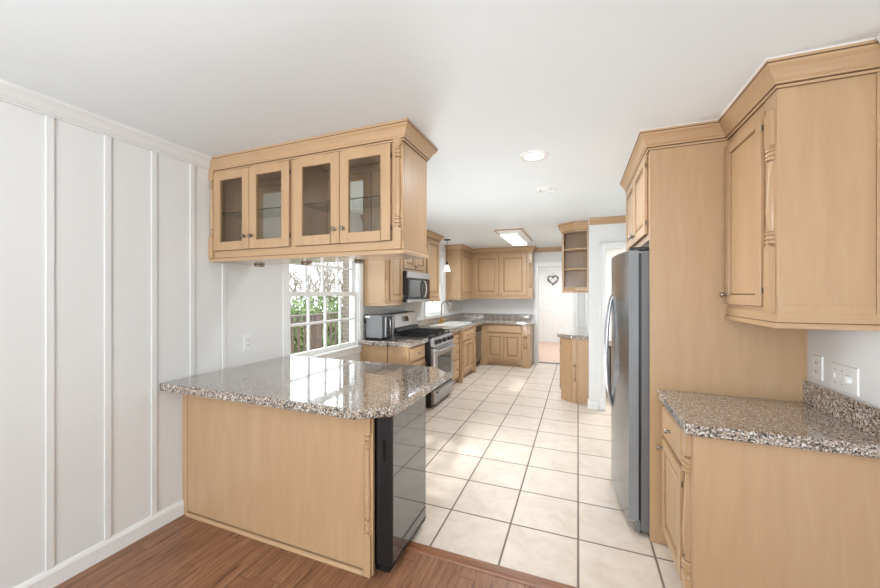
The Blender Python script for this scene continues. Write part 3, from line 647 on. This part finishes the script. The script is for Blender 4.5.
# pulled outlet plates etc
def plate(label, F, a0, a1, b0, b1, kind, cat='outlet', name='wall_outlet', group=None):
    ac, bcn = (a0 + a1) / 2, (b0 + b1) / 2
    t = thing(name, tuple(F.p(ac, b0, 0)), label, cat, group)
    build('cover_plate', M().frus(F, a0, a1, b0, b1, 0.0, .006, .003), PLATE, t)
    if kind == 'outlet':
        for dz_ in (.022, -.022):
            r = build('receptacle', M().fb(F, ac - .016, ac + .016, bcn + dz_ - .013, bcn + dz_ + .013, .006, .008), PLATE, t, .002)
            build('slot', M().fb(F, ac - .008, ac - .005, bcn + dz_ - .006, bcn + dz_ + .007, .0079, .0085).fb(F, ac + .005, ac + .008, bcn + dz_ - .006, bcn + dz_ + .007, .0079, .0085), DARKSLOT, r)
    elif kind == 'switch':
        r = build('switch_toggle', M().fb(F, ac - .006, ac + .006, bcn - .010, bcn + .012, .006, .014), PLATE, t, .001)
        build('screw', M().fb(F, ac - .003, ac + .003, bcn + .028, bcn + .034, .006, .0068).fb(F, ac - .003, ac + .003, bcn - .034, bcn - .028, .006, .0068), DARKSLOT, t)
    elif kind == 'dimmer':
        n = a1 - a0
        build('dimmer_knob', M().lathe(F.p(a0 + n * .30, bcn, .006), F.n, [(.021, 0), (.021, .004), (.017, .014), (.012, .016)], 18), PLATE, t, smooth=True)
        for q_ in (.55, .80):
            build('switch_toggle', M().fb(F, a0 + n * q_ - .005, a0 + n * q_ + .005, bcn - .010, bcn + .012, .006, .014), PLATE, t, .001)
            build('screw', M().fb(F, a0 + n * q_ - .003, a0 + n * q_ + .003, bcn + .028, bcn + .033, .006, .0068).fb(F, a0 + n * q_ - .003, a0 + n * q_ + .003, bcn - .033, bcn - .028, .006, .0068), DARKSLOT, t)
    return t
plate('white wall outlet on left wall just above the peninsula countertop', FX(XL), 2.062, 2.132, 1.03, 1.145, 'outlet')
plate('small white outlet plate on right wall next to tall tan panel', FXm(XR), 2.30, 2.378, 1.052, 1.172, 'outlet')
plate('wide white switch plate with round dimmer knob above right backsplash', FXm(XR), 2.062, 2.238, 1.04, 1.16, 'dimmer', 'switch', 'wall_switch')
plate('white outlet on left wall past the sink window', FX(XL), 7.0, 7.07, 1.13, 1.24, 'outlet')
plate('white outlet on far wall under the back wall cabinet', FYm(YB), -1.55, -1.48, 1.13, 1.24, 'outlet')

# ------------------------------------------------------------------ countertop oven
tv = thing('countertop_oven', (-2.27, 3.85, .914), 'grey metal countertop oven on the small granite counter', 'oven')
build('oven_body', M().box(-2.44, -2.20, 3.74, 4.00, .93, 1.215), OVENGREY, tv, .012, seg=3)
for xx in (-2.41, -2.23):
    for yy in (3.77, 3.97): build('rubber_foot', M().lathe((xx, yy, .914), (0, 0, 1), [(.012, 0), (.012, .018)], 10), BLACK, tv)
F = FX(-2.20)
d = build('oven_door', M().fb(F, 3.745, 3.995, .94, 1.20, 0, .03), BLACK, tv, .006)
for (a0, a1) in ((3.75, 3.79), (3.93, 3.965)): build('door_rail', M().fb(F, a0, a1, .95, 1.19, .028, .038), STEELH, d, .003)
build('door_handle', M().tube([F.p(3.835, .97, .028), F.p(3.835, .98, .055), F.p(3.835, 1.16, .055), F.p(3.835, 1.17, .028)], .008), STEELH, d, smooth=True)
build('rear_bracket', M().box(-2.45, -2.37, 3.732, 3.74, 1.178, 1.206), PORC, tv, .004)
build('bracket_arm', M().tube([(-2.40, 3.733, 1.215), (-2.445, 3.733, 1.215), (-2.455, 3.733, 1.20), (-2.455, 3.733, 1.13), (-2.43, 3.733, 1.12)], .009, 8), BLACK, tv, smooth=True)
build('power_cord', M().tube([(-2.16, 3.76, .922), (-2.09, 3.70, .921), (-2.07, 3.655, .921), (-2.068, 3.628, .912), (-2.067, 3.626, .86), (-2.07, 3.63, .7), (-2.066, 3.628, .5), (-2.07, 3.63, .3), (-2.09, 3.64, .05)], .0045, 8), BLACK, tv, smooth=True)

# ------------------------------------------------------------------ ceiling lights, pendant
def can(xy, lit, label):
    x, y = xy; t = thing('recessed_light', (x, y, ZC - .008), label, 'light', 'recessed ceiling lights')
    m = M(); n = 40; vs = []; fs = []
    prof = [(.098, ZC), (.096, ZC - .006), (.085, ZC - .008), (.066, ZC - .004), (.064, ZC), (.050, ZC + .05), (.050, ZC + .10), (.07, ZC + .10)]
    for r, z in prof:
        for k in range(n): vs.append((x + r * math.cos(2 * PI * k / n), y + r * math.sin(2 * PI * k / n), z))
    for i in range(len(prof) - 1):
        for k in range(n): k2 = (k + 1) % n; fs.append((i * n + k, i * n + k2, (i + 1) * n + k2, (i + 1) * n + k))
    m.add(vs, fs); build('trim_ring', m, PORC, t, smooth=True)
    if lit:
        build('lamp', M().lathe((x, y, ZC + .09), (0, 0, -1), [(.049, 0), (.047, .03), (.03, .045), (.01, .05)], 24), BULB, t, smooth=True)
    else:
        build('eyeball', M().lathe((x, y, ZC + .05), (0.05, .1, -1), [(.05, 0), (.058, .02), (.058, .04), (.046, .056), (.03, .06), (.028, .05)], 24), PORC, t, smooth=True)
    return t
can(R1, True, 'lit round recessed ceiling light, the nearer of the two')
can(R2, False, 'unlit white eyeball recessed light, farther from camera than the lit one')
fl = thing('ceiling_light', (-.98, 5.98, 2.35), 'rectangular fluorescent ceiling fixture with wood edge, lit', 'light')
x0, x1, y0, y1 = -1.19, -.77, 5.32, 6.62
build('wood_trim', M().box(x0, x1, y0, y0 + .015, 2.424, 2.44).box(x0, x1, y1 - .015, y1, 2.424, 2.44).box(x0, x0 + .015, y0, y1, 2.424, 2.44).box(x1 - .015, x1, y0, y1, 2.424, 2.44), DARKW if False else MH, fl, .002)
build('housing', M().hexa([(x0 + .015, y0 + .015, 2.435), (x1 - .015, y0 + .015, 2.435), (x1 - .015, y1 - .015, 2.435), (x0 + .015, y1 - .015, 2.435), (x0 + .075, y0 + .075, 2.372), (x1 - .085, y0 + .075, 2.372), (x1 - .085, y1 - .03, 2.372), (x0 + .075, y1 - .03, 2.372)]), TRIM, fl, .002)
build('lens', M().box(x0 + .085, x1 - .095, y0 + .085, y1 - .04, 2.36, 2.373), LENS, fl, .002)
pd = thing('pendant_lamp', (-2.18, 5.95, 1.86), 'small pendant lamp with frosted glass shade over the sink', 'lamp')
px, py = -2.18, 5.95
build('canopy', M().lathe((px, py, ZC - .001), (0, 0, -1), [(.066, 0), (.062, .012), (.03, .02), (.008, .026)], 24), BRONZE, pd, smooth=True)
build('cord', M().tube([(px, py, ZC - .02), (px, py, 2.04)], .004, 6), BRONZE, pd)
build('socket', M().lathe((px, py, 2.05), (0, 0, -1), [(.008, 0), (.014, .015), (.026, .04), (.03, .06), (.022, .075)], 16), BRONZE, pd, smooth=True)
build('glass_shade', M().lathe((px, py, 1.985), (0, 0, -1), [(.030, 0), (.034, .01), (.048, .05), (.062, .10), (.066, .115), (.06, .117), (.03, .03)], 24), SHADE, pd, smooth=True)

# ================================================================== FRIDGE WALL
ep = build('refrigerator_end_panel', M().box(.40, XR, 2.43, 2.452, 0, 2.37), MW, None, .001, at=(.76, 2.44, 0))
tag(ep, 'tall plain tan wood panel enclosing the near side of refrigerator', 'panel')
fr = thing('refrigerator', (.72, 2.915, 0), 'stainless side-by-side refrigerator behind the tall tan panel', 'refrigerator')
fy0, fy1, ft = 2.462, 3.372, 1.745
build('refrigerator_body', M().box(.359, 1.08, fy0, fy1, .03, 1.735), FRSIDE, fr, .006)
def fdoor(y0, y1):   # bowed front
    n = 14; yc_, hw = (fy0 + fy1) / 2, (fy1 - fy0) / 2
    fx = lambda y: .236 + .056 * ((y - yc_) / hw) ** 2
    poly = [(.345, y0), (.345, y1)] + [(fx(y1 + (y0 - y1) * k / n), y1 + (y0 - y1) * k / n) for k in range(n + 1)]
    m = M().prism(poly, .09, ft); m.mi = [1, 1, 1, 1] + [0] * (len(poly) - 3) + [1]
    return m
yc = (fy0 + fy1) / 2
d1 = build('refrigerator_door', fdoor(fy0, yc - .003), [STEEL, FREDGE], fr, smooth=True)
d2 = build('refrigerator_door', fdoor(yc + .003, fy1), [STEEL, FREDGE], fr, smooth=True)
for d, s in ((d1, -1), (d2, 1)):
    pts = []
    for k in range(15):
        t = k / 14; z = .62 + .87 * t; bow = math.sin(PI * t)
        pts.append((.250 - .055 * bow ** .55, yc + s * (.025 + .03 * bow), z))
    build('door_handle', M().tube(pts, .012, 10), STEELH, d, smooth=True)
build('badge', M().box(.286, .292, 2.545, 2.565, 1.655, 1.70), STEELH, d1, .001)
build('door_gasket', M().box(.346, .358, fy0 + .012, fy1 - .012, .1, 1.73), BLACK, fr)
for yy in (fy0 + .05, fy1 - .05): build('hinge_cover', M().box(.30, .42, yy - .03, yy + .03, 1.745, 1.768), BLACK, fr, .005)
build('toe_grille', M().box(.33, .359, fy0 + .01, fy1 - .01, .015, .088), FRSIDE, fr, .003)
for yy in (fy0 + .04, fy1 - .04):
    build('roller_foot', M().lathe((.345, yy, 0), (0, 0, 1), [(.018, 0), (.018, .012), (.008, .016)], 12), STEELH, fr)
    build('hinge_bracket', M().box(.285, .34, yy - .012, yy + .012, .062, .088), STEELH, fr, .003)
oc = thing('over_fridge_cabinet', (.76, 2.94, 1.80), 'two-door tan cabinet above the refrigerator', 'cabinet')
build('cabinet_body', M().box(.40, XR - .003, 2.453, 3.43, 1.805, 2.37), MW, oc, .001)
F = FXm(.40)
panel_door(oc, F, 2.485, 2.93, 1.845, 2.335, (2.90, 1.895), 2.482); panel_door(oc, F, 2.94, 3.40, 1.845, 2.335, (2.97, 1.895), 3.403)
ur = thing('wall_cabinet', (.95, 2.16, 1.345), 'tan wall cabinet high on the right with turned post and one door', 'cabinet')
UX, UY = .78, 1.893
build('cabinet_body', M().box(UX, XR - .003, UY, 2.429, 1.39, 2.37), MW, ur, .001)
panel_door(ur, FXm(UX), 2.0, 2.41, 1.425, 2.29, (2.385, 1.475), 1.997, st=.05, raised=False)
build('corner_stile', M().fb(FXm(UX), UY, UY + .1, 1.39, 2.36, 0, .004), MW, ur)
post(ur, FXm(UX + .002), 1.938, 1.40, 2.255, .058, .16, .30)
m = M().fb(FYm(UY), 1.075, XR, 1.39, 2.37, 0, .007).fb(FYm(UY), UX, 1.075, 1.39, 1.435, 0, .004)
build('panel_edging', m, MW, ur, .001)
build('light_rail', M().sweep([(UX, 2.43), (UX, UY), (XR, UY)], rail_prof(1.338, 1.40, .016), 1, (3,)), [MH, GLAZE_SHADE], ur, .001)
o = build('cabinet_crown', M().sweep([(.40, 3.43), (.40, 2.43), (UX, 2.43), (UX, UY), (XR, UY)], crown_prof(2.335, ZC - .001, .062), 1, CG), [MH, GLAZE_SHADE], None, .001, at=(.7, 2.4, 2.335))
tag(o, 'stepped tan crown molding over the refrigerator and right wall cabinet', 'molding')
o = build('caulk_bead', M().sweep([(.40, 3.43), (.40, 2.43), (UX, 2.43), (UX, UY), (XR, UY)], [(.060, 2.433), (.068, 2.4395), (.060, 2.4395)]), TRIM, o)
# right base
BX, BY = .475, 1.872
br = thing('base_cabinet', (.8, 2.15, 0), 'tan base cabinet at right foreground with angled view of its door', 'cabinet')
br['label'] = 'tan base cabinet in the right foreground with broad plain end panel'
build('cabinet_body', M().box(BX, XR - .003, BY, 2.429, .10, .862), MW, br, .001)
build('toe_kick', M().box(BX + .06, XR, BY, 2.429, 0, .10), MH, br)
build('end_panel', M().fb(FYm(BY), BX, XR, 0, .862, 0, .008), MW, br, .001)
drawer(br, FXm(BX), 2.0, 2.40, .665, .83, [2.2]); panel_door(br, FXm(BX), 2.0, 2.40, .11, .64, (2.37, .59), 1.997, raised=True)
post(br, FXm(BX), 1.925, .0, .862, .06, .13, .2)
rc = thing('right_countertop', (.8, 2.13, .863), 'granite countertop with backsplash on right base cabinet', 'countertop')
build('counter_slab', M().box(.436, XR, 1.827, 2.429, .863, .914), GRAN, rc, .009, seg=3)
build('backsplash', M().box(XR - .02, XR, 1.83, 2.429, .914, 1.027), GRAN, rc, .003)

# ================================================================== END SHELF UNIT BY THE STUB WALL
se = thing('open_end_shelf', (-.03, 5.3, 1.49), 'open tan wall shelf unit with three compartments at end of white wall', 'shelf')
P0 = [(.129, 5.10), (-.035, 5.10), (-.195, 5.24), (-.195, 5.52), (.129, 5.52)]
def ins(k): return [(.129 - k, 5.10 + k), (-.035 + k * .4, 5.10 + k), (-.195 + k, 5.24 + k * .4), (-.195 + k, 5.52 - k), (.129 - k, 5.52 - k)]
m = M().box(.111, .129, 5.10, 5.52, 1.50, 2.37).box(-.195, -.181, 5.24, 5.52, 1.50, 2.37).box(-.195, .129, 5.50, 5.52, 1.50, 2.37)
build('side_panels', m, MW, se, .001)
build('shelf_top', M().prism(P0, 2.33, 2.37), MH, se); build('shelf_bottom', M().prism(P0, 1.495, 1.56), MH, se)
for z in (1.80, 2.07): build('shelf_board', M().prism(ins(.006), z, z + .02), MH, se, .003)
build('face_stile', M().box(.108, .129, 5.092, 5.11, 1.50, 2.37).box(-.200, -.184, 5.225, 5.255, 1.50, 2.37), MW, se, .002)
post(se, Fr((-.195, 0, 0), (0, 1, 0), (-1, 0, 0)), 5.29, 1.50, 2.35, .04, .16, .2)
build('light_rail', M().sweep([(-.195, 5.52), (-.195, 5.24), (-.035, 5.10), (.129, 5.10)], rail_prof(1.487, 1.545, .016), 1, (3,)), [MH, GLAZE_SHADE], se, .001)
build('crown', M().sweep([(-.195, 5.52), (-.195, 5.24), (-.035, 5.10), (.129, 5.10)], crown_prof(2.31, ZC - .001, .065), 1, CG), [MH, GLAZE_SHADE], se, .001)
eb = thing('end_base_cabinet', (-.03, 5.8, 0), 'tan base cabinet with clipped corner at end of white wall', 'cabinet')
PB = [(.129, 5.13), (-.075, 5.13), (-.222, 5.26), (-.222, 6.45), (.129, 6.45)]
build('cabinet_body', M().prism(PB, 0.0, .862), MW, eb, .002)
Fd = Fr((-.075, 5.13, 0), Vector((-.147, .13, 0)).normalized(), Vector((-.13, -.147, 0)).normalized())
build('corner_panel', M().fb(Fd, .012, .16, .04, .85, 0, .008), MW, eb, .002)
post(eb, FYm(5.13), -.045, .0, .862, .05, .35, .30)
panel_door(eb, FXm(-.222), 5.30, 5.85, .13, .84, (5.80, .6), 5.297); panel_door(eb, FXm(-.222), 5.87, 6.42, .13, .84, (5.92, .6))
o = build('end_countertop', M().prism([(.129, 5.095), (-.085, 5.095), (-.272, 5.25), (-.272, 6.50), (.129, 6.50)], .863, .914), GRAN, None, .009, at=(-.03, 5.8, .863), seg=3)
tag(o, 'small granite countertop with clipped corner below the open shelf unit', 'countertop')

# ------------------------------------------------------------------ hall and side room
wr = thing('heart_wreath', (-.70, 11.17, 1.80), 'dark twisted-vine heart wreath hanging beyond the far doorway', 'wreath')
def heart(s, ph, j):
    pts = []
    for k in range(33):
        t = 2 * PI * k / 32
        x = 16 * math.sin(t) ** 3 / 17; z = (13 * math.cos(t) - 5 * math.cos(2 * t) - 2 * math.cos(3 * t) - math.cos(4 * t)) / 17
        pts.append((-.70 + s * x + j * math.sin(5 * t + ph), 11.165 + .012 * math.sin(7 * t + ph), 1.885 + s * z * 1.02 + j * math.cos(6 * t + ph)))
    return pts
for s, ph in ((.155, 0), (.165, 2.1), (.148, 4.0)):
    build('vine_strand', M().tube(heart(s, ph, .008), .008, 7), VINE, wr, smooth=True)
build('hanger', M().tube([(-.70, 11.17, 2.0), (-.70, 11.185, 2.09), (-.70, 11.195, 2.10)], .004, 6), VINE, wr)
dc = thing('dark_cabinet', (.75, 5.9, 0), 'dark low cabinet seen through the doorway beside refrigerator', 'cabinet')
build('cabinet_body', M().box(.42, 1.0, 5.6, 6.2, .06, .70), DARKW, dc, .004)
build('cabinet_top', M().box(.40, 1.02, 5.58, 6.22, .70, .73), DARKW, dc, .004)
build('door', M().fb(FYm(5.6), .45, .70, .10, .66, 0, .015).fb(FYm(5.6), .72, .97, .10, .66, 0, .015), DARKW, dc, .003)
for xx in (.45, .97):
    for yy in (5.63, 6.17): build('leg', M().box(xx - .025, xx + .025, yy - .025, yy + .025, 0, .06), DARKW, dc)

# ================================================================== OUTDOORS
struct('floor_deck', M().box(-6.9, XL - .14, -2, 13, -.26, -.17), DECK)
o = build('lawn', M().box(-32, XL - .15, -10, 42, -1.1, -1.0), GRASS); o['kind'] = 'structure'
rl = thing('deck_railing', (-6.6, 7.5, -.17), 'brown wooden deck railing seen through the double-hung window', 'railing')
build('top_rail', M().box(-6.68, -6.52, 3.0, 12.6, .88, .92), RAIL, rl, .004)
build('middle_rail', M().box(-6.63, -6.57, 3.0, 12.6, .69, .75), RAIL, rl, .004)
build('bottom_rail', M().box(-6.63, -6.57, 3.0, 12.6, -.09, -.03), RAIL, rl, .004)
y = 3.1
while y < 12.6:
    build('baluster', M().box(-6.622, -6.578, y - .022, y + .022, -.03, .88), RAIL, rl); y += .21
for y in (3.0, 5.35, 7.75, 10.1, 12.5): build('railing_post', M().box(-6.67, -6.53, y - .1, y + .1, -.17, .90), RAIL, rl, .004)
bp = build('brick_pier', M().box(-3.28, XL - .16, 4.42, 4.85, -.17, 3.0), BRICK, None, at=(-2.95, 4.6, -.17)); tag(bp, 'grey brown brick pier outside, at right edge of the window view', 'pier')
def tree(x, y, h, seed, label):
    rnd = random.Random(seed); m = M()
    def branch(p, d, L, r, dep):
        pts = [p]; rs = [r]; q = p.copy(); dd = d.copy()
        for i in range(4):
            dd = (dd + Vector((rnd.uniform(-.12, .12), rnd.uniform(-.12, .12), rnd.uniform(-.02, .1)))).normalized(); q = q + dd * L / 4; pts.append(q.copy()); rs.append(r * (1 - .17 * (i + 1)))
        m.tube(pts, rs, 5 if dep < 2 else 3)
        if dep >= 3: return
        for k in range(5 if dep < 2 else 4):
            t = rnd.uniform(.3, 1.0); i = min(3, int(t * 4)); b0 = pts[i].lerp(pts[i + 1], t * 4 - i) if t < 1 else pts[4]
            a = rnd.uniform(0, 2 * PI); nd = (dd * .9 + Vector((math.cos(a), math.sin(a), .35)) * .8).normalized()
            branch(b0, nd, L * rnd.uniform(.42, .62), r * .42, dep + 1)
    branch(Vector((x, y, -1.02)), Vector((rnd.uniform(-.04, .04), rnd.uniform(-.04, .04), 1)), h, h * .019, 0)
    o = build('bare_tree', m, BARK, None, at=(x, y, -1.02)); return tag(o, label, 'tree', 'bare trees beyond the deck')
TL = 'leafless grey tree beyond the deck railing outside the window'
for i in range(40):
    a = i * 2.399; f = 15 + 15 * ((i * .618) % 1); u = 255 + 110 * ((i * .381) % 1)
    r_ = (u - 440) / 355; yw = math.atan(138 / 355); X_ = f * (r_ * math.cos(yw) - math.sin(yw)); Y_ = f * (r_ * math.sin(yw) + math.cos(yw))
    tree(X_, Y_, random.uniform(2.6, 4.0), i + 3, TL)
def bush(x, y, r, h, seed):
    rnd = random.Random(seed); m = M()
    for k in range(420):
        u_, v_ = rnd.uniform(0, 2 * PI), rnd.random(); rr = r * math.sqrt(rnd.random()); z = -1.0 + h * v_ * math.sqrt(max(0, 1 - (rr / r) ** 2)) + .02
        p = Vector((x + rr * math.cos(u_), y + rr * math.sin(u_), z)); s = rnd.uniform(.06, .14)
        d1 = Vector((rnd.uniform(-1, 1), rnd.uniform(-1, 1), rnd.uniform(-1, 1))).normalized() * s; d2 = Vector((rnd.uniform(-1, 1), rnd.uniform(-1, 1), rnd.uniform(-1, 1))).normalized() * s
        m.add([p - d1, p + d2, p + d1, p - d2 + Vector((0, 0, .03))], [(0, 1, 2), (0, 2, 3)])
    for k in range(5): m.tube([(x, y, -1.02), (x + rnd.uniform(-.5, .5) * r, y + rnd.uniform(-.5, .5) * r, -1 + h * .7)], .02, 4)
    o = build('garden_bush', m, LEAF, None, at=(x, y, -1.0)); return tag(o, 'green leafy bush just behind the deck railing', 'bush', 'bushes behind the deck')
for i in range(9):
    f = 15 + 3 * ((i * .618) % 1); u = 268 + 11 * i
    r_ = (u - 440) / 355; yw = math.atan(138 / 355); bush(f * (r_ * math.cos(yw) - math.sin(yw)), f * (r_ * math.sin(yw) + math.cos(yw)), 1.1, 2.2 + .5 * ((i * .381) % 1), i)
